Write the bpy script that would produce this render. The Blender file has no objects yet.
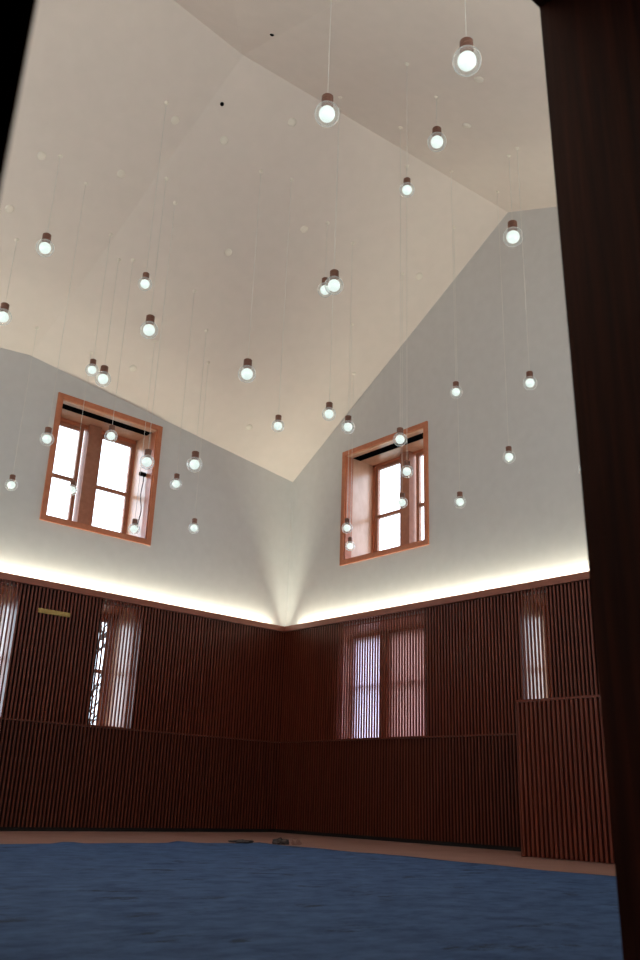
import bpy, bmesh, math, random
from mathutils import Vector, Matrix
random.seed(7)
S = bpy.context.scene
COL = S.collection
H = 0.556                       # camera height; the floor is z = 0

# ------------------------------------------------------------------ camera, sky, lights, exposure
cam_d = bpy.data.cameras.new('camera'); cam = bpy.data.objects.new('camera', cam_d); COL.objects.link(cam)
CAM = Vector((-10.298, -12.638, H))
right = Vector((0.74479207, -0.66647307, 0.03314252)); up = Vector((-0.25173456, -0.23462547, 0.93892524)); fwd = Vector((0.61799231, 0.70764718, 0.3425215))
cam.matrix_world = Matrix(((right.x, up.x, -fwd.x, CAM.x), (right.y, up.y, -fwd.y, CAM.y), (right.z, up.z, -fwd.z, CAM.z), (0, 0, 0, 1)))
cam_d.sensor_fit = 'VERTICAL'; cam_d.sensor_height = 36; cam_d.sensor_width = 24; cam_d.lens = 876 * 36 / 960
cam_d.clip_start = 0.05; cam_d.clip_end = 300
S.camera = cam
cam_d.dof.use_dof = True; cam_d.dof.focus_distance = 12; cam_d.dof.aperture_fstop = 4.5

SKY = (0.80, 0.90, 1.0); SKY_STRENGTH = 2.6
COVE_COLOR = (0.96, 0.98, 0.78); COVE_W_PER_M = 5.1
BULB_STRENGTH = 0.40
w = bpy.data.worlds.new('sky'); S.world = w; w.use_nodes = True
bg = w.node_tree.nodes['Background']; bg.inputs[0].default_value = (*SKY, 1); bg.inputs[1].default_value = SKY_STRENGTH
S.view_settings.view_transform = 'Standard'; S.view_settings.look = 'None'
S.view_settings.exposure = 1.1; S.view_settings.gamma = 1.0; S.view_settings.use_curve_mapping = False

def area(name, loc, sx, sy, power, color, rot):
    l = bpy.data.lights.new(name, 'AREA'); l.shape = 'RECTANGLE'; l.size = sx; l.size_y = sy; l.energy = power; l.color = color
    o = bpy.data.objects.new(name, l); COL.objects.link(o); o.location = loc; o.rotation_euler = rot
    return o
# LED strips lying in the cove behind the top trim, shining up the plaster
TRIM_Z = 3.0 + H
area('cove_light_left', (-5.55, 0.075, TRIM_Z - 0.07), 10.6, 0.03, COVE_W_PER_M * 10.6, COVE_COLOR, (math.radians(180), 0, 0))
area('cove_light_right', (0.075, -5.85, TRIM_Z - 0.07), 0.03, 11.2, COVE_W_PER_M * 11.2, COVE_COLOR, (math.radians(180), 0, 0))
area('cove_light_west', (-10.85, -5.7, TRIM_Z - 0.07), 0.03, 11.2, COVE_W_PER_M * 11.2, COVE_COLOR, (math.radians(180), 0, 0))
area('cove_light_south', (-5.4, -11.47, TRIM_Z - 0.07), 10.6, 0.03, COVE_W_PER_M * 10.6, COVE_COLOR, (math.radians(180), 0, 0))
# added daylight fill on the unseen west and south walls, built without windows
FILL_W = 29
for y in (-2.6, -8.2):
    area('west_fill_light', (-10.9, y, 5.05 + H), 2.1, 2.1, FILL_W, SKY, (0, math.radians(-112), 0))
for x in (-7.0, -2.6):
    area('south_fill_light', (x, -11.5, 5.05 + H), 2.1, 2.1, FILL_W, SKY, (math.radians(112), 0, 0))

# ------------------------------------------------------------------ materials
def mat(name, color=(.8, .8, .8), rough=.6, metal=0, spec=.5, coat=0):
    m = bpy.data.materials.new(name); m.use_nodes = True
    b = m.node_tree.nodes['Principled BSDF']
    b.inputs['Base Color'].default_value = (*color, 1); b.inputs['Roughness'].default_value = rough
    b.inputs['Metallic'].default_value = metal; b.inputs['Specular IOR Level'].default_value = spec
    b.inputs['Coat Weight'].default_value = coat; b.inputs['Coat Roughness'].default_value = .25
    return m
def noisy(name, c1, c2, scale=(4, 4, 4), nscale=6, rough=.6, bump=0, spec=.5, detail=6, lo=.3, hi=.7, coat=0):
    m = mat(name, c1, rough, 0, spec, coat); nt = m.node_tree; N = nt.nodes; b = N['Principled BSDF']
    tc = N.new('ShaderNodeTexCoord'); mp = N.new('ShaderNodeMapping'); mp.inputs['Scale'].default_value = scale
    nz = N.new('ShaderNodeTexNoise'); nz.inputs['Scale'].default_value = nscale; nz.inputs['Detail'].default_value = detail
    cr = N.new('ShaderNodeValToRGB'); cr.color_ramp.elements[0].position = lo; cr.color_ramp.elements[1].position = hi
    cr.color_ramp.elements[0].color = (*c1, 1); cr.color_ramp.elements[1].color = (*c2, 1)
    nt.links.new(tc.outputs['Object'], mp.inputs[0]); nt.links.new(mp.outputs[0], nz.inputs['Vector'])
    nt.links.new(nz.outputs[0], cr.inputs[0]); nt.links.new(cr.outputs[0], b.inputs['Base Color'])
    if bump:
        bp = N.new('ShaderNodeBump'); bp.inputs['Strength'].default_value = bump; bp.inputs['Distance'].default_value = .01
        nt.links.new(nz.outputs[0], bp.inputs['Height']); nt.links.new(bp.outputs[0], b.inputs['Normal'])
    return m
M = {}
M['plaster'] = noisy('painted_plaster', (.60, .58, .575), (.63, .61, .605), nscale=1.5, rough=.8, spec=.2)
M['ceiling'] = noisy('ceiling_paint', (.72, .625, .575), (.75, .65, .60), nscale=1.2, rough=.8, spec=.2)
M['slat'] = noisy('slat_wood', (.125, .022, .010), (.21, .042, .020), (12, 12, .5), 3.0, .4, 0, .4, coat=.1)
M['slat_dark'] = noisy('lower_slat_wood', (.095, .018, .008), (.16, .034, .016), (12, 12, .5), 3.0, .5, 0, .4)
M['backing'] = mat('dark_backing', (.012, .005, .004), .9, 0, .1)
M['trim'] = noisy('trim_wood', (.26, .075, .045), (.34, .11, .07), (1, 1, 6), 5, .4, 0, .4)
M['casing'] = noisy('cherry_casing_wood', (.44, .135, .065), (.53, .185, .095), (1.5, 1.5, 1.5), 6, .38, 0, .4)
M['reveal'] = noisy('light_veneer', (.58, .31, .19), (.68, .40, .27), (1.5, 1.5, .7), 5, .3, 0, .5, coat=.4)
M['sash'] = noisy('sash_wood', (.33, .13, .075), (.42, .18, .11), (2, 2, 2), 6, .45)
M['door'] = noisy('dark_door_wood', (.040, .008, .003), (.095, .021, .008), (14, 14, .45), 3, .6, .15, .15)
M['black'] = mat('black', (.004, .004, .005), .9, 0, 0)
M['base'] = mat('black_base', (.006, .004, .004), .8)
M['border'] = noisy('pale_floor', (.28, .145, .12), (.34, .185, .15), (1, 1, 1), 2.5, .55, 0, .3)
M['bronze'] = mat('bronze', (.20, .095, .07), .35, .5)
M['cord'] = mat('cord', (.66, .62, .58), .5)
M['white'] = mat('white_cap', (.80, .72, .64), .5)
M['yellow'] = noisy('yellow_strip', (.42, .28, .07), (.50, .34, .10), nscale=8, rough=.5)
M['bark'] = noisy('bark', (.05, .04, .035), (.09, .07, .06), nscale=12, rough=.9)
M['snow'] = noisy('ground', (.16, .17, .13), (.24, .24, .20), nscale=1, rough=.9)
M['paper'] = noisy('scrap', (.03, .025, .03), (.08, .06, .06), nscale=20, rough=.8)
M['hall'] = mat('hall_paint', (.05, .03, .025), .8)

def blue_material():
    m = noisy('blue_sheet', (.021, .050, .135), (.075, .138, .285), (1.1, 1.6, 1), 3.4, .8, .04, .12, 14, .32, .68)
    nt = m.node_tree; N = nt.nodes; b = N['Principled BSDF']; ramp = [n for n in N if n.type == 'VALTORGB'][0]; [n for n in N if n.type == 'TEX_NOISE'][0].inputs['Roughness'].default_value = .72
    tc = [n for n in N if n.type == 'TEX_COORD'][0]
    nz = N.new('ShaderNodeTexNoise'); nz.inputs['Scale'].default_value = 1.5; nz.inputs['Detail'].default_value = 10; nz.inputs['Roughness'].default_value = .72
    cr = N.new('ShaderNodeValToRGB'); cr.color_ramp.elements[0].position = .57; cr.color_ramp.elements[1].position = .63
    cr.color_ramp.elements[0].color = (0, 0, 0, 1); cr.color_ramp.elements[1].color = (.75, .75, .75, 1)
    mx = N.new('ShaderNodeMix'); mx.data_type = 'RGBA'; mx.inputs[7].default_value = (.010, .016, .035, 1)
    mp2 = N.new('ShaderNodeMapping'); mp2.inputs['Scale'].default_value = (1.0, 1.7, 1); mp2.inputs['Rotation'].default_value = (0, 0, .8)
    nt.links.new(tc.outputs['Object'], mp2.inputs[0]); nt.links.new(mp2.outputs[0], nz.inputs['Vector']); nt.links.new(nz.outputs[0], cr.inputs[0])
    nt.links.new(cr.outputs[0], mx.inputs[0]); nt.links.new(ramp.outputs[0], mx.inputs[6]); nt.links.new(mx.outputs[2], b.inputs['Base Color'])
    return m
M['blue'] = blue_material()
def glass_material(name, tint, rim):
    m = bpy.data.materials.new(name); m.use_nodes = True; nt = m.node_tree; N = nt.nodes; N.remove(N['Principled BSDF']); out = N['Material Output']
    t = N.new('ShaderNodeBsdfTransparent'); t.inputs[0].default_value = (*tint, 1)
    g = N.new('ShaderNodeBsdfGlossy'); g.inputs['Roughness'].default_value = .04; g.inputs[0].default_value = (.95, .97, 1, 1)
    lw = N.new('ShaderNodeLayerWeight'); lw.inputs[0].default_value = rim
    mx = N.new('ShaderNodeMixShader'); pw = N.new('ShaderNodeMath'); pw.operation = 'POWER'; pw.inputs[1].default_value = 4; nt.links.new(lw.outputs['Facing'], pw.inputs[0]); nt.links.new(pw.outputs[0], mx.inputs[0]); nt.links.new(t.outputs[0], mx.inputs[1]); nt.links.new(g.outputs[0], mx.inputs[2])
    nt.links.new(mx.outputs[0], out.inputs[0]); return m
M['pane'] = glass_material('window_glass', (.96, .98, 1.0), .3)
def globe_material():
    m = bpy.data.materials.new('clear_globe_glass'); m.use_nodes = True; nt = m.node_tree; N = nt.nodes; N.remove(N['Principled BSDF']); out = N['Material Output']
    t = N.new('ShaderNodeBsdfTransparent'); t.inputs[0].default_value = (.96, .98, .98, 1)
    g = N.new('ShaderNodeBsdfGlossy'); g.inputs['Roughness'].default_value = .12
    d = N.new('ShaderNodeBsdfTranslucent'); d.inputs[0].default_value = (1, 1, 1, 1)
    a = N.new('ShaderNodeMixShader'); a.inputs[0].default_value = .6
    nt.links.new(g.outputs[0], a.inputs[1]); nt.links.new(d.outputs[0], a.inputs[2])
    lw = N.new('ShaderNodeLayerWeight'); lw.inputs[0].default_value = .42
    nz = N.new('ShaderNodeTexNoise'); nz.inputs['Scale'].default_value = 14
    mul = N.new('ShaderNodeMath'); mul.operation = 'MULTIPLY_ADD'; mul.inputs[1].default_value = .85; mul.inputs[2].default_value = .13
    mx = N.new('ShaderNodeMixShader'); pw = N.new('ShaderNodeMath'); pw.operation = 'POWER'; pw.inputs[1].default_value = 2.2; nt.links.new(lw.outputs['Facing'], pw.inputs[0]); nt.links.new(pw.outputs[0], mul.inputs[0]); nt.links.new(mul.outputs[0], mx.inputs[0])
    nt.links.new(t.outputs[0], mx.inputs[1]); nt.links.new(a.outputs[0], mx.inputs[2]); nt.links.new(mx.outputs[0], out.inputs[0]); return m
M['globe'] = globe_material()
def shade_material(c):
    m = mat('thin_shade', (.5, .36, .33), .9, 0, 0); nt = m.node_tree; N = nt.nodes
    t = N.new('ShaderNodeBsdfTranslucent'); t.inputs[0].default_value = (*c, 1); a = N.new('ShaderNodeAddShader')
    N['Principled BSDF'].inputs['Base Color'].default_value = (.3, .2, .18, 1)
    nt.links.new(N['Principled BSDF'].outputs[0], a.inputs[0]); nt.links.new(t.outputs[0], a.inputs[1]); nt.links.new(a.outputs[0], N['Material Output'].inputs[0]); return m
M['shade'] = shade_material((.50, .36, .34)); M['shade_blue'] = shade_material((.74, .68, .76))
def emit_material(name, c, s):
    m = mat(name, (.45, .47, .46), .4); b = m.node_tree.nodes['Principled BSDF']
    b.inputs['Emission Color'].default_value = (*c, 1); b.inputs['Emission Strength'].default_value = s; return m
M['bulb'] = emit_material('lit_frosted_bulb', (.86, 1.0, .95), BULB_STRENGTH)

# ------------------------------------------------------------------ helpers
def box(bm, x0, x1, y0, y1, z0, z1):
    v = [bm.verts.new(p) for p in ((x0, y0, z0), (x1, y0, z0), (x1, y1, z0), (x0, y1, z0), (x0, y0, z1), (x1, y0, z1), (x1, y1, z1), (x0, y1, z1))]
    for f in ((3, 2, 1, 0), (4, 5, 6, 7), (0, 1, 5, 4), (1, 2, 6, 5), (2, 3, 7, 6), (3, 0, 4, 7)): bm.faces.new([v[i] for i in f])
def prism(bm, pts, off):
    a = [bm.verts.new(p) for p in pts]; b = [bm.verts.new(Vector(p) + Vector(off)) for p in pts]
    bm.faces.new(a); bm.faces.new(b[::-1]); n = len(pts)
    for i in range(n): bm.faces.new((a[i], b[i], b[(i + 1) % n], a[(i + 1) % n]))
def obj(name, bm, m, parent=None, smooth=False):
    bmesh.ops.recalc_face_normals(bm, faces=bm.faces)
    me = bpy.data.meshes.new(name); bm.to_mesh(me); bm.free(); me.materials.append(m)
    if smooth: me.polygons.foreach_set('use_smooth', [True] * len(me.polygons))
    o = bpy.data.objects.new(name, me); COL.objects.link(o)
    if parent: o.parent = parent
    return o
def struct(name, bm, m):
    o = obj(name, bm, m); o['kind'] = 'structure'; return o
def empty(name, loc=(0, 0, 0)):
    o = bpy.data.objects.new(name, None); COL.objects.link(o); o.location = loc; o.empty_display_size = .1; return o
def tag(o, label, cat, group=None):
    o['label'] = label; o['category'] = cat
    if group: o['group'] = group
    return o
def B(): return bmesh.new()
# the left wall runs along x (depth = +y), the right wall along y (depth = +x)
def wb(bm, wall, s0, s1, d0, d1, z0, z1):
    if wall == 'L': box(bm, min(s0, s1), max(s0, s1), d0, d1, z0, z1)
    else: box(bm, d0, d1, min(s0, s1), max(s0, s1), z0, z1)
def tube(bm, pts, r, n=6, r1=None):
    rings = []
    for i, p in enumerate(pts):
        p = Vector(p); a = Vector(pts[max(i - 1, 0)]); b = Vector(pts[min(i + 1, len(pts) - 1)]); t = (b - a).normalized()
        u = t.orthogonal().normalized(); v = t.cross(u); rr = r if r1 is None else r + (r1 - r) * i / (len(pts) - 1)
        rings.append([bm.verts.new(p + (u * math.cos(2 * math.pi * k / n) + v * math.sin(2 * math.pi * k / n)) * rr) for k in range(n)])
    for a, b in zip(rings, rings[1:]):
        for k in range(n): bm.faces.new((a[k], a[(k + 1) % n], b[(k + 1) % n], b[k]))
    bm.faces.new(rings[0][::-1]); bm.faces.new(rings[-1])
def lathe(bm, prof, n=24):
    rings = []
    for r, z in prof:
        rings.append([bm.verts.new((0, 0, z))] if r < 1e-6 else [bm.verts.new((r * math.cos(2 * math.pi * k / n), r * math.sin(2 * math.pi * k / n), z)) for k in range(n)])
    for a, b in zip(rings, rings[1:]):
        for k in range(n):
            q = [a[k % len(a)], a[(k + 1) % len(a)], b[(k + 1) % len(b)], b[k % len(b)]]
            q = list(dict.fromkeys(q))
            if len(q) > 2: bm.faces.new(q)

# ------------------------------------------------------------------ room shell
XW, YS = -10.95, -11.57         # west wall, south wall (with the doorway the camera looks through)
T = 0.80                        # thickness of the window walls
W0 = 0.15                       # plaster face of the left and right walls
EAVE = 5.95 + H; GRID = 6.30 + H
A = Vector((-5.035, -4.66, 9.723 + H)); RING = [Vector(q) for q in ((W0, W0, EAVE), (W0, -5.29, 9.49 + H), (W0, YS, 6.82 + H), (-5.5, YS, 6.78 + H),
        (XW, YS, 5.95 + H), (XW, -5.29, 9.49 + H), (XW, W0, 6.09 + H), (-5.5, W0, 6.65 + H))]
TOPZ = Vector((0, 0, .3))
bm = B()
a0 = bm.verts.new(A); a1 = bm.verts.new(A + TOPZ); r0 = [bm.verts.new(q) for q in RING]; r1 = [bm.verts.new(q + TOPZ) for q in RING]
for i in range(8):
    j = (i + 1) % 8
    bm.faces.new((a0, r0[i], r0[j])); bm.faces.new((a1, r1[j], r1[i])); bm.faces.new((r0[i], r1[i], r1[j], r0[j]))
struct('ceiling', bm, M['ceiling'])

# openings: (s0, s1, z0, z1)
UZ0, UZ1 = 4.06 + H, 6.09 + H
OPEN = {'L': [(-4.85, -3.02, UZ0, UZ1), (-4.80, -3.02, .95 + H, 2.86 + H), (-7.2, -5.10, .95 + H, 2.86 + H)],
        'R': [(-3.36, -1.41, UZ0, UZ1), (-3.46, -.98, .95 + H, 2.86 + H), (-5.95, -5.10, .95 + H, 2.86 + H)]}
def wall_cells(bm, wall, s0, s1, ztop):
    ss = sorted({s0, s1} | {v for o in OPEN[wall] for v in o[:2]}); zs = sorted({0, ztop} | {v for o in OPEN[wall] for v in o[2:]})
    for a, b in zip(ss, ss[1:]):
        for c, d in zip(zs, zs[1:]):
            if any(o[0] <= a and b <= o[1] and o[2] <= c and d <= o[3] for o in OPEN[wall]): continue
            wb(bm, wall, a, b, W0, W0 + T, c, d)
    bmesh.ops.remove_doubles(bm, verts=bm.verts, dist=1e-5)
bm = B(); wall_cells(bm, 'L', XW, W0 + T, GRID)
prism(bm, [(XW, W0, GRID), (XW, W0, GRID + .1), (-5.5, W0, 6.65 + H + .3), (W0 + T, W0, GRID + .1), (W0 + T, W0, GRID)], (0, T, 0))
struct('wall_left', bm, M['plaster'])
bm = B(); wall_cells(bm, 'R', YS - .45, W0, GRID)
prism(bm, [(W0, W0, GRID), (W0, W0, GRID + .1), (W0, -5.29, 9.79 + H), (W0, YS, 7.12 + H), (W0, YS - .45, 7.12 + H), (W0, YS - .45, GRID)], (T, 0, 0))
struct('wall_right', bm, M['plaster'])
bm = B(); prism(bm, [(XW, YS - .45, 0), (XW, YS - .45, EAVE + .3), (XW, YS, EAVE + .3), (XW, -5.29, 9.79 + H), (XW, W0, 6.39 + H), (XW, W0 + T, 6.39 + H), (XW, W0 + T, 0)], (-.3, 0, 0))
struct('wall_west', bm, M['plaster'])
DX0, DX1, DZ = -10.122, -8.518, 2.79
bm = B()
prism(bm, [(XW, YS, DZ + .06), (XW, YS, EAVE + .3), (-5.5, YS, 7.08 + H), (W0, YS, 7.12 + H), (W0, YS, DZ + .06)], (0, -.45, 0))
box(bm, XW, DX0 - .04, YS - .45, YS, 0, DZ + .06); box(bm, DX1 + .08, W0, YS - .45, YS, 0, DZ + .06)
struct('wall_south', bm, M['plaster'])
bm = B(); box(bm, XW - .3, W0 + T, YS - .45, W0 + T, -.2, 0); struct('floor', bm, M['border'])
# doorway lining and the dark hall the camera stands in
d1 = empty('door_1', (DX1, YS - .225, 0)); d1['kind'] = 'structure'
def child_box(name, m, parent, *b):
    bm = B(); box(bm, *b); o = obj(name, bm, m, parent); o.matrix_parent_inverse = Matrix.Translation(-parent.location); return o
bm = B(); prism(bm, [(DX1 + .035, YS + .012, 0), (DX1 + .08, YS + .012, 0), (DX1 + .08, YS + .012, DZ + .02), (DX1 - .035, YS + .012, DZ + .02)], (0, -.472, 0))
o = obj('door_jamb', bm, M['door'], d1); o.matrix_parent_inverse = Matrix.Translation(-d1.location)
child_box('door_jamb', M['door'], d1, DX0 - .04, DX0, YS - .46, YS + .012, 0, DZ)
child_box('door_head', M['door'], d1, DX0 - .04, DX1 + .08, YS - .46, YS + .012, DZ, DZ + .06)
child_box('door_casing', M['door'], d1, DX0 - .30, DX0 - .0, YS - .485, YS - .46, 0, DZ + .25)
child_box('door_casing', M['door'], d1, DX1 + .04, DX1 + .30, YS - .485, YS - .46, 0, DZ + .25)
bm = B(); HY = YS - .45
box(bm, XW - .3, -6.5, HY - 3.2, HY, -.2, 0); struct('floor_hall', bm, M['hall'])
bm = B(); box(bm, XW - .3, -6.5, HY - 3.2, HY, 3.2, 3.4); struct('ceiling_hall', bm, M['hall'])
bm = B(); box(bm, XW - .3, XW - .1, HY - 3.2, HY, 0, 3.2); box(bm, -6.7, -6.5, HY - 3.2, HY, 0, 3.2); box(bm, XW - .3, -6.5, HY - 3.4, HY - 3.2, -.2, 3.4); struct('wall_hall', bm, M['hall'])
bm = B(); box(bm, -60, 60, W0 + T + .02, 60, -1.2, -1.0); box(bm, W0 + T + .02, 60, -60, W0 + T + .02, -1.2, -1.0); struct('ground', bm, M['snow'])

# ------------------------------------------------------------------ windows
def window(name, wall, s0, s1, z0, z1, sashes, posts, rail, mid=None, casing=True, slot=True, gz=None, shade=None):
    root = empty(name, ((s0 + s1) / 2, W0, z0) if wall == 'L' else (W0, (s0 + s1) / 2, z0)); root['kind'] = 'structure'
    inv = Matrix.Translation(-root.location)
    def part(nm, bm, m, parent=root):
        o = obj(nm, bm, m, parent); o.matrix_parent_inverse = inv if parent is root else Matrix.Identity(4); return o
    G = W0 + .68                                                    # glazing plane
    if casing:
        c = .085; bm = B()
        wb(bm, wall, s0 - c, s0, W0 - .03, W0 + .02, z0 - c, z1 + c); wb(bm, wall, s1, s1 + c, W0 - .03, W0 + .02, z0 - c, z1 + c)
        wb(bm, wall, s0, s1, W0 - .03, W0 + .02, z1, z1 + c); wb(bm, wall, s0, s1, W0 - .03, W0 + .02, z0 - c, z0)
        part('casing', bm, M['casing'])
    # lining of the recess
    t = .02
    for q0, q1 in ((s0, s0 + t), (s1 - t, s1)):
        bm = B(); wb(bm, wall, q0, q1, W0 + .16, G, z0, z1); part('reveal_board', bm, M['reveal'])
        bm = B(); wb(bm, wall, q0, q1, W0 + .0, W0 + .16, z0, z1); part('reveal_edge', bm, M['casing'])
    bm = B(); wb(bm, wall, s0, s1, W0, G, z0, z0 + t); part('sill', bm, M['casing'])
    bm = B()
    if slot:
        wb(bm, wall, s0, s1, W0, W0 + .13, z1 - t, z1); wb(bm, wall, s0, s1, W0 + .34, G, z1 - t, z1)
        part('soffit', bm, M['reveal'])
        bm = B(); wb(bm, wall, s0 + .02, s1 - .02, W0 + .13, W0 + .34, z1 - .012, z1 - .004); part('blind_slot', bm, M['black'])
    else:
        wb(bm, wall, s0, s1, W0, G, z1 - t, z1); part('soffit', bm, M['casing'])
    if shade:
        for q0, q1, mm in shade:
            bm = B(); wb(bm, wall, q0, q1, G - .03, G - .026, z0 + .03, gz[1] + .04); part('roller_shade', bm, M[mm])
    # outer frame, header, posts
    bm = B(); f = .05
    gz0, gz1 = gz
    wb(bm, wall, s0, s1, G, G + .10, gz1 + .06, z1); wb(bm, wall, s0, s1, G, G + .10, z0, gz0 - .06)
    e = sorted([v for s in sashes for v in s])
    if e[0] - .07 > s0: wb(bm, wall, s0, e[0] - .07, G, G + .10, z0, z1)
    if e[-1] + .07 < s1: wb(bm, wall, e[-1] + .07, s1, G, G + .10, z0, z1)
    part('window_frame', bm, M['casing'])
    for p0, p1 in posts:
        bm = B(); wb(bm, wall, p0, p1, G - .10, G + .10, z0, z1); part('window_post', bm, M['sash'])
    for g0, g1 in sashes:
        bm = B(); k = .07
        wb(bm, wall, g0 - k, g0, G + .02, G + .08, gz0 - .06, gz1 + .06); wb(bm, wall, g1, g1 + k, G + .02, G + .08, gz0 - .06, gz1 + .06)
        wb(bm, wall, g0, g1, G + .02, G + .08, gz1, gz1 + .06); wb(bm, wall, g0, g1, G + .02, G + .08, gz0 - .06, gz0)
        wb(bm, wall, g0, g1, G + .02, G + .08, rail - .03, rail + .03)
        sash = part('sash', bm, M['sash'])
        bm = B(); wb(bm, wall, g0, g1, G + .045, G + .055, gz0, gz1); part('pane', bm, M['pane'], sash)
    return root
window('window_1', 'L', *OPEN['L'][0], [(-4.66, -4.14), (-3.70, -3.12)], [(-4.03, -3.80)], 5.02 + H, gz=(4.15 + H, 5.94 + H))
window('window_2', 'R', *OPEN['R'][0], [(-2.16, -1.56), (-3.24, -2.60)], [(-2.47, -2.24)], 5.02 + H, gz=(4.15 + H, 5.97 + H))
window('window_3', 'L', *OPEN['L'][1], [(-4.66, -4.14), (-3.70, -3.16)], [(-4.03, -3.80)], 1.88 + H, casing=False, slot=False, gz=(1.02 + H, 2.70 + H))
window('window_4', 'L', *OPEN['L'][2], [(-6.0, -5.25)], [], 1.88 + H, casing=False, slot=False, gz=(1.02 + H, 2.70 + H))
window('window_5', 'R', *OPEN['R'][1], [(-1.74, -1.08), (-2.75, -1.98)], [(-1.92, -1.80)], 1.92 + H, shade=((-2.9, -1.93, 'shade'), (-1.78, -1.02, 'shade_blue')), casing=False, slot=False, gz=(1.02 + H, 2.74 + H))
window('window_6', 'R', *OPEN['R'][2], [(-5.55, -5.20)], [], 1.92 + H, casing=False, slot=False, gz=(1.02 + H, 2.70 + H))

# ------------------------------------------------------------------ slatted wainscot, trims, base
PITCH, SW, SD = .06, .026, .018
LOWZ0, RAILZ, TOPSL = .055, .925 + H, 2.90 + H
def slat_run(name, label, wall, z0, z1, s_end, m, gaps, mid_rail):
    root = tag(empty(name, (s_end / 2, 0, z0) if wall == 'L' else (0, s_end / 2, z0)), label, 'wall panelling', 'slatted panelling runs')
    inv = Matrix.Translation(-root.location)
    bm = B(); s = -.018 if wall == 'L' else -.030
    while s > s_end:
        wb(bm, wall, s - SW / 2, s + SW / 2, 0, SD, z0, z1); s -= PITCH
    o = obj('slats', bm, m, root); o.matrix_parent_inverse = inv
    cur = 0.02 if wall == 'L' else 0.03
    for g0, g1 in gaps + [(s_end, None)]:                           # gaps run from the corner outwards: (near, far)
        bm = B(); wb(bm, wall, g0, cur, SD + .006, SD + .03, z0, z1)
        o = obj('backing_board', bm, M['backing'], root); o.matrix_parent_inverse = inv
        if g1 is not None:
            for q0, q1 in ((g0, g0 + .02), (g1 - .02, g1)):
                bm = B(); wb(bm, wall, q0, q1, SD + .032, W0 - .002, z0, z1); o = obj('edge_board', bm, M['slat'], root); o.matrix_parent_inverse = inv
        cur = g1
    bm = B()
    if mid_rail: wb(bm, wall, s_end, -.005 if wall == 'L' else -.012, -.008, SD + .004, z1 + .001, z1 + .022)
    if mid_rail: o = obj('cap_rail', bm, m, root); o.matrix_parent_inverse = inv
    else: bm.free()
    return root
slat_run('slatted_panelling', 'upper run of dark red-brown slats on the left wall, under the glowing ledge', 'L', RAILZ + .024, TOPSL, XW + .02, M['slat'], [(-3.0, -3.75), (-5.12, -7.2)], False)
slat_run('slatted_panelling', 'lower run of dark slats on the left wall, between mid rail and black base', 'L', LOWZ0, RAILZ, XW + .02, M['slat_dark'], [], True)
slat_run('slatted_panelling', 'upper run of dark red-brown slats on the right wall, under the glowing ledge', 'R', RAILZ + .024, TOPSL, YS + .02, M['slat'], [(-1.44, -3.46), (-5.23, -5.70)], False)
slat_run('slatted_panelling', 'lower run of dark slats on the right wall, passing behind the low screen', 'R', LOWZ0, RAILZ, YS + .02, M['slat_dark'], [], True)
bm = B(); wb(bm, 'L', XW, -.03, -.035, SD + .03, TOPSL, TRIM_Z); wb(bm, 'L', XW, W0, SD + .03, W0, TOPSL, TOPSL + .015); struct('trim_1', bm, M['trim'])
bm = B(); wb(bm, 'R', YS, SD + .03, -.035, SD + .03, TOPSL, TRIM_Z); wb(bm, 'R', YS, 0.0, SD + .03, W0, TOPSL, TOPSL + .015); struct('trim_2', bm, M['trim'])
bm = B(); wb(bm, 'L', XW, .03, .03, .06, 0, LOWZ0); struct('baseboard_left', bm, M['base'])
bm = B(); wb(bm, 'R', YS, .03, .03, .06, 0, LOWZ0); struct('baseboard_right', bm, M['base'])

# low slatted screen standing before the right wall
SX, SY0, SY1, SZ = -1.0, -5.86, -9.2, 1.25 + H
root = tag(empty('low_screen', (SX, (SY0 + SY1) / 2, 0)), 'chest-high slatted wooden screen standing in front of the right wall near the doorway edge', 'screen')
inv = Matrix.Translation(-root.location)
bm = B(); s = SY0 - .03
while s > SY1: box(bm, SX, SX + .03, s - .016, s + .016, .01, SZ - .03); s -= .064
o = obj('slats', bm, M['slat'], root); o.matrix_parent_inverse = inv
bm = B(); box(bm, SX + .034, SX + .06, SY1, SY0, .01, SZ - .03); o = obj('backing_board', bm, M['backing'], root); o.matrix_parent_inverse = inv
bm = B(); box(bm, SX, SX + .065, SY1, SY0 + .01, SZ - .028, SZ); o = obj('cap_rail', bm, M['slat'], root); o.matrix_parent_inverse = inv
for y in (SY0 + .012, SY1 - .03):
    bm = B(); box(bm, SX, -.04, y - .02, y, 0.0, SZ); o = obj('side_panel', bm, M['slat_dark'], root); o.matrix_parent_inverse = inv

# yellow strip on the slats of the left wall
bm = B(); box(bm, -4.81, -4.29, -.022, -.001, 2.505 + H, 2.575 + H)
bmesh.ops.bevel(bm, geom=bm.edges[:], offset=.006, segments=2, affect='EDGES')
tag(obj('yellow_strip', bm, M['yellow']), 'small yellow strip fixed across the slats high on the left wall', 'strip')

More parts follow.
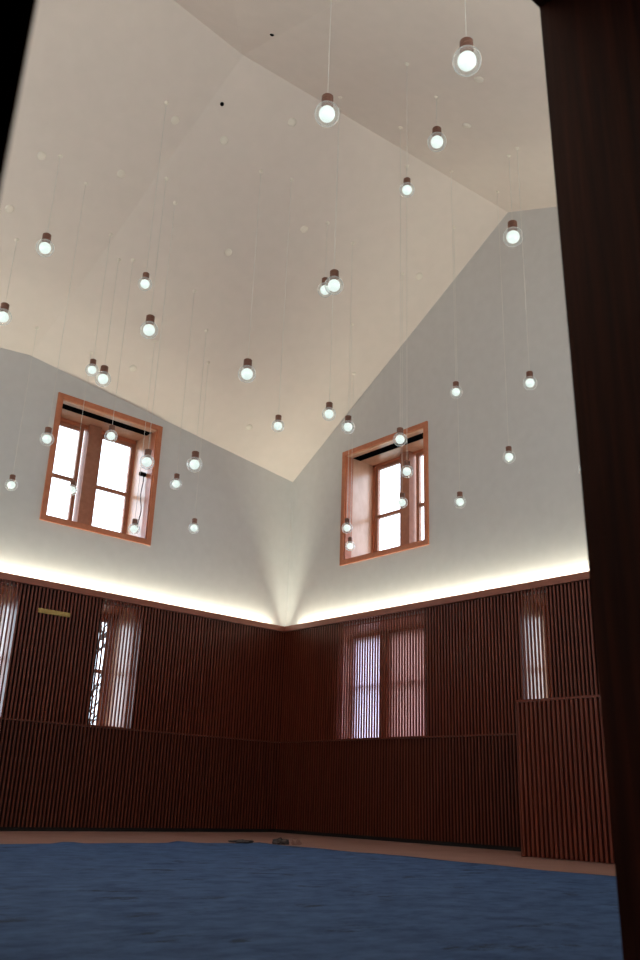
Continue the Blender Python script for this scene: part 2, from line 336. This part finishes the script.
# ------------------------------------------------------------------ blue sheet, scraps
bm = B(); random.seed(3)
X1, Y1, X0, Y0 = -2.86, -3.16, XW + .05, YS + .05
nx, ny = 60, 60; top = {}
for i in range(nx + 1):
    for j in range(ny + 1):
        x = X0 + (X1 - X0) * i / nx; y = Y0 + (Y1 - Y0) * j / ny
        z = .018 + .002 * math.sin(x * 3.1 + y * 1.3) * math.sin(y * 2.7 - x) + random.uniform(-.0012, .0012)
        if i == nx: x += .05 * math.sin(y * 1.9) + .03 * math.sin(y * 5.3)
        if j == ny: y += .03 * math.sin(x * 2.3) + .02 * math.sin(x * 6.1); z += .02 * max(0, math.sin(x * 4.3)) ** 6
        top[i, j] = bm.verts.new((x, y, z))
for i in range(nx):
    for j in range(ny): bm.faces.new((top[i, j], top[i + 1, j], top[i + 1, j + 1], top[i, j + 1]))
edge = [top[i, 0] for i in range(nx)] + [top[nx, j] for j in range(ny)] + [top[i, ny] for i in range(nx, 0, -1)] + [top[0, j] for j in range(ny, 0, -1)]
low = [bm.verts.new((v.co.x, v.co.y, .001)) for v in edge]
for k in range(len(edge)): bm.faces.new((edge[k], low[k], low[(k + 1) % len(low)], edge[(k + 1) % len(low)]))
o = obj('floor_sheet', bm, M['blue'], None, True)
tag(o, 'mottled blue protective sheet spread over the middle of the floor', 'floor covering')

def crumple(name, loc, r, m, label, seed, flat=.5):
    random.seed(seed); bm = B(); bmesh.ops.create_icosphere(bm, subdivisions=3, radius=r)
    for v in bm.verts:
        k = 1 + .45 * math.sin(v.co.x * 23 / r * .2 + seed) * math.cos(v.co.y * 31 / r * .2) + random.uniform(-.12, .12)
        v.co *= k; v.co.z = max(v.co.z * flat, -r * flat * .5)
    zmin = min(v.co.z for v in bm.verts)
    for v in bm.verts: v.co.z -= zmin
    o = obj(name, bm, m); o.location = loc; return tag(o, label, 'scrap')
crumple('crumpled_scrap', (-2.54, -3.24, .0), .085, M['paper'], 'dark crumpled scrap lying at the far corner of the blue sheet', 2, .55)
o = crumple('paper_scrap', (-2.40, -3.38, .0), .06, M['border'], 'small pale tan scrap beside the dark crumpled one', 5, .7)
o = crumple('curled_scrap', (-3.15, -3.22, .022), .13, M['paper'], 'thin dark curled scrap on the far edge of the sheet, left of the crumpled one', 9, .16)

# black cord with its catch on the side of the upper left window recess
root = tag(empty('window_cord', (-3.04, .40, UZ0 + .2)), 'thin black cord hanging from a small catch inside the upper left window', 'cord')
inv = Matrix.Translation(-root.location)
bm = B(); tube(bm, [(-3.08 + .012 * math.sin(i * .9), .36 + .02 * math.sin(i * .5), UZ0 + 1.22 - i * .075) for i in range(15)], .008, 6); o = obj('cord', bm, M['black'], root); o.matrix_parent_inverse = inv
bm = B(); box(bm, -3.17, -3.042, .33, .39, UZ0 + 1.19, UZ0 + 1.26); bmesh.ops.bevel(bm, geom=bm.edges[:], offset=.012, segments=2, affect='EDGES'); o = obj('catch', bm, M['black'], root); o.matrix_parent_inverse = inv

# ------------------------------------------------------------------ pendants
def ceil_z(x, y):
    for i in range(8):
        a, b, c = A, RING[i], RING[(i + 1) % 8]
        d = (b.y - c.y) * (a.x - c.x) + (c.x - b.x) * (a.y - c.y)
        l1 = ((b.y - c.y) * (x - c.x) + (c.x - b.x) * (y - c.y)) / d; l2 = ((c.y - a.y) * (x - c.x) + (a.x - c.x) * (y - c.y)) / d; l3 = 1 - l1 - l2
        if min(l1, l2, l3) >= -1e-6: return l1 * a.z + l2 * b.z + l3 * c.z, (b - a).cross(c - a).normalized()
    raise ValueError((x, y))
def sphere_mesh(r, seg=32, rings=16):
    bm = B(); bmesh.ops.create_uvsphere(bm, u_segments=seg, v_segments=rings, radius=r); return bm
def make_pendant(kind):                                             # unit: globe diameter 1
    root = empty('pendant_lamp')
    obj('glass_globe', sphere_mesh(.5), M['globe'], root, True)
    obj('frosted_bulb', sphere_mesh(.325, 24, 12), M['bulb'], root, True)
    bm = B(); lathe(bm, [(0, .40), (.22, .40), (.24, .43), (.24, .62), (.225, .635), (.225, .66), (.24, .675), (.24, .84), (.215, .87), (.05, .88), (.045, .93), (0, .93)], 24)
    obj('metal_cap', bm, M['bronze'], root)
    bm = B(); tube(bm, [(0, 0, 0), (0, 0, 1)], 1, 6); obj('cord', bm, M['cord'], root)
    bm = B(); lathe(bm, [(0, 0), (.03, 0), (.034, -.006), (.028, -.014), (.010, -.02), (.006, -.035), (0, -.035)], 20); obj('ceiling_canopy', bm, M['white'], root)
    return root
PENDANTS = [
  (-5.597, -8.986, 6.020 + H, 0.250, 'largest glass globe pendant, at the upper right, hanging nearest the doorway'),
  (-5.754, -7.344, 6.439 + H, 0.250, 'large globe pendant near the top centre, left of the largest one'),
  (-3.148, -6.551, 8.175 + H, 0.250, 'large globe pendant below and left of the largest one at the upper right'),
  (-3.900, -6.712, 6.903 + H, 0.180, 'globe pendant below the pair at the upper right, in front of the ceiling ridge'),
  (-1.503, -6.517, 7.536 + H, 0.282, 'large globe pendant hanging before the gable peak of the right wall'),
  (-6.588, -2.651, 6.786 + H, 0.240, 'large glowing globe pendant at the far left, high against the pale ceiling'),
  (-5.648, -3.760, 6.149 + H, 0.180, 'small globe pendant above the large one, left of centre under the sloping ceiling'),
  (-5.072, -2.934, 6.045 + H, 0.250, 'large globe pendant under the sloping ceiling, directly beneath a smaller one'),
  (-6.566, -1.439, 6.251 + H, 0.240, 'globe pendant cut by the left edge of the photo, at ceiling-slope height'),
  (-3.682, -5.205, 6.357 + H, 0.250, 'large bright globe pendant in front of another one, in the middle of the room'),
  (-2.498, -3.666, 7.508 + H, 0.235, 'globe pendant half hidden behind the bright one in the middle of the room'),
  (-5.367, -1.939, 5.676 + H, 0.186, 'left and smaller of two touching globe pendants above the upper left window'),
  (-5.062, -1.690, 5.729 + H, 0.236, 'right and larger of two touching globe pendants above the upper left window'),
  (-3.905, -3.698, 5.516 + H, 0.250, 'large globe pendant alone, left of centre in front of the tan ceiling'),
  (-3.424, -3.843, 4.837 + H, 0.180, 'small globe pendant on a long cord just above the room corner'),
  (-3.465, -4.944, 4.658 + H, 0.180, 'small globe pendant just left of the upper right window, before the ceiling edge'),
  (-1.913, -3.643, 5.358 + H, 0.206, 'globe pendant close beside the top left corner of the upper right window'),
  (-2.703, -5.476, 4.381 + H, 0.180, 'globe pendant overlapping the top casing of the upper right window'),
  (-1.363, -5.314, 5.575 + H, 0.180, 'small bright globe pendant against the wall, above and right of the upper right window'),
  (-1.641, -6.760, 5.118 + H, 0.180, 'globe pendant against the right wall, highest of those near the dark doorway edge'),
  (-0.559, -5.603, 4.722 + H, 0.180, 'faint globe pendant on the plain right wall, midway between window and doorway edge'),
  (-0.531, -4.662, 4.260 + H, 0.180, 'globe pendant low on the plain right wall just beside the window casing'),
  (-0.836, -6.972, 4.103 + H, 0.180, 'globe pendant half hidden by the dark doorway edge'),
  (-6.085, -2.452, 4.236 + H, 0.180, 'globe pendant overlapping the left casing of the upper left window'),
  (-4.871, -1.790, 4.844 + H, 0.188, 'globe pendant before the top of the upper left window, between its two sashes'),
  (-4.772, -2.737, 4.215 + H, 0.203, 'globe pendant at the right side of the upper left window, over the recess'),
  (-3.194, -1.440, 4.967 + H, 0.248, 'large globe pendant against the left wall, right of the upper left window'),
  (-3.754, -1.857, 4.385 + H, 0.180, 'globe pendant between the upper left window and the large one beside it'),
  (-2.830, -1.018, 4.075 + H, 0.179, 'lowest globe pendant on the plain part of the left wall, near the corner'),
  (-3.856, -0.917, 3.846 + H, 0.180, 'globe pendant at the bottom right corner inside the upper left window'),
  (-4.671, -0.300, 4.425 + H, 0.172, 'globe pendant in front of the left sash of the upper left window'),
  (-5.632, -0.300, 4.255 + H, 0.179, 'globe pendant on the far left wall, left of the upper left window'),
  (-1.935, -4.885, 4.305 + H, 0.180, 'globe pendant in front of the middle post of the upper right window'),
  (-0.780, -3.708, 4.408 + H, 0.180, 'globe pendant in front of the lower sash glass of the upper right window'),
  (-0.976, -2.672, 4.159 + H, 0.179, 'upper of two small globe pendants at the left side of the upper right window'),
  (-0.300, -2.036, 4.119 + H, 0.172, 'lower of two small globe pendants at the left side of the upper right window'),
]
proto = make_pendant(0); first = True
for (x, y, z, dia, label) in PENDANTS:
    if first: r = proto; ch = list(proto.children); first = False
    else:
        r = proto.copy(); COL.objects.link(r); ch = []
        for c in proto.children:
            k = c.copy(); COL.objects.link(k); k.parent = r; ch.append(k)
    r.location = (x, y, z); tag(r, label, 'pendant lamp', 'glass globe pendants hung from the vaulted ceiling')
    cz, n = ceil_z(x, y)
    for c in ch:
        nm = c.name.split('.')[0]
        if nm == 'cord': c.location = (0, 0, .91 * dia); c.scale = (.0034, .0034, cz - z - .91 * dia - .01)
        elif nm == 'ceiling_canopy':
            c.location = (0, 0, cz - z)
            if n.z < 0: n = -n
            c.rotation_euler = n.to_track_quat('Z', 'Y').to_euler()
        else: c.scale = (dia, dia, dia)

# small round caps in the ceiling
CAPS = [
  (-6.818, -2.566, 0, 'round white cap high in the ceiling at the far left'),
  (-3.638, -2.575, 0, 'round white cap in the tan ceiling slope, centre left'),
  (-2.777, -3.416, 0, 'round white cap in the ceiling slope left of the two overlapping pendants'),
  (-3.922, -0.389, 0, 'round white cap low in the ceiling slope above the upper left window'),
  (-1.413, -0.394, 0, 'round white cap lowest in the ceiling, nearest the room corner'),
  (-3.256, -7.347, 0, 'round cap beside the largest pendant globe at the upper right'),
  (-2.407, -6.474, 0, 'round cap in the ceiling right of the second pendant from the top right'),
  (-5.411, -3.626, 0, 'round cap in the pale ceiling facet below the ridge, centre left'),
  (-5.704, -2.744, 0, 'round cap in the middle of the pale left ceiling facet'),
  (-6.867, -1.800, 0, 'round cap at the left edge of the photo, above the large glowing pendant'),
  (-4.638, -3.740, 0, 'round cap just below the apex, under the tiny dark fitting'),
  (-3.914, -4.412, 0, 'round cap left of the large pendant near the top centre'),
  (-0.483, -3.827, 0, 'round white cap beside the sloping edge of the right gable'),
  (-4.935, -4.070, 1, 'tiny dark fitting just below the apex of the ceiling'),
  (-5.159, -5.489, 1, 'tiny dark fitting above the apex at the top of the photo'),
]
def cap_mesh(m):
    bm = B(); lathe(bm, [(0, .0), (.06, 0), (.065, -.01), (.05, -.022), (.02, -.027), (0, -.027)], 20); return bm
cap0 = {}
for (x, y, dark, label) in CAPS:
    cz, n = ceil_z(x, y)
    if n.z < 0: n = -n
    if dark not in cap0: o = obj('sprinkler_cap' if not dark else 'dark_fitting', cap_mesh(0), M['white'] if not dark else M['black']); cap0[dark] = o
    else: o = cap0[dark].copy(); COL.objects.link(o)
    o.location = (x, y, cz - .0); o.rotation_euler = n.to_track_quat('Z', 'Y').to_euler()
    if dark: o.scale = (.45, .45, .6)
    tag(o, label, 'ceiling cap' if not dark else 'fitting', 'small round caps in the ceiling' if not dark else 'tiny dark fittings in the ceiling')

# ------------------------------------------------------------------ bare trees outside the left windows
def tree(loc, h, seed, label):
    random.seed(seed); bm = B()
    def branch(p, d, L, r, depth):
        pts = [p]; q = Vector(p); dd = Vector(d)
        for i in range(4):
            dd = (dd + Vector((random.uniform(-.18, .18), random.uniform(-.18, .18), random.uniform(-.02, .15)))).normalized(); q = q + dd * L / 4; pts.append(q.copy())
        tube(bm, pts, r, 5, r * .5)
        if depth:
            for k in range(5 if depth > 1 else 6):
                t = random.randint(1, 4); s = pts[t]
                nd = (dd + Vector((random.uniform(-1, 1), random.uniform(-1, 1), random.uniform(-.1, .7)))).normalized()
                branch(s, nd, L * random.uniform(.5, .72), r * .5, depth - 1)
    branch(Vector((0, 0, 0)), Vector((0, 0, 1)), h * .45, .16, 4)
    o = obj('bare_tree', bm, M['bark']); o.location = loc; return tag(o, label, 'tree')
tree((-.9, 7.5, -1.0), 7.5, 4, 'leafless tree outside, glimpsed through the slats of the lower left window')
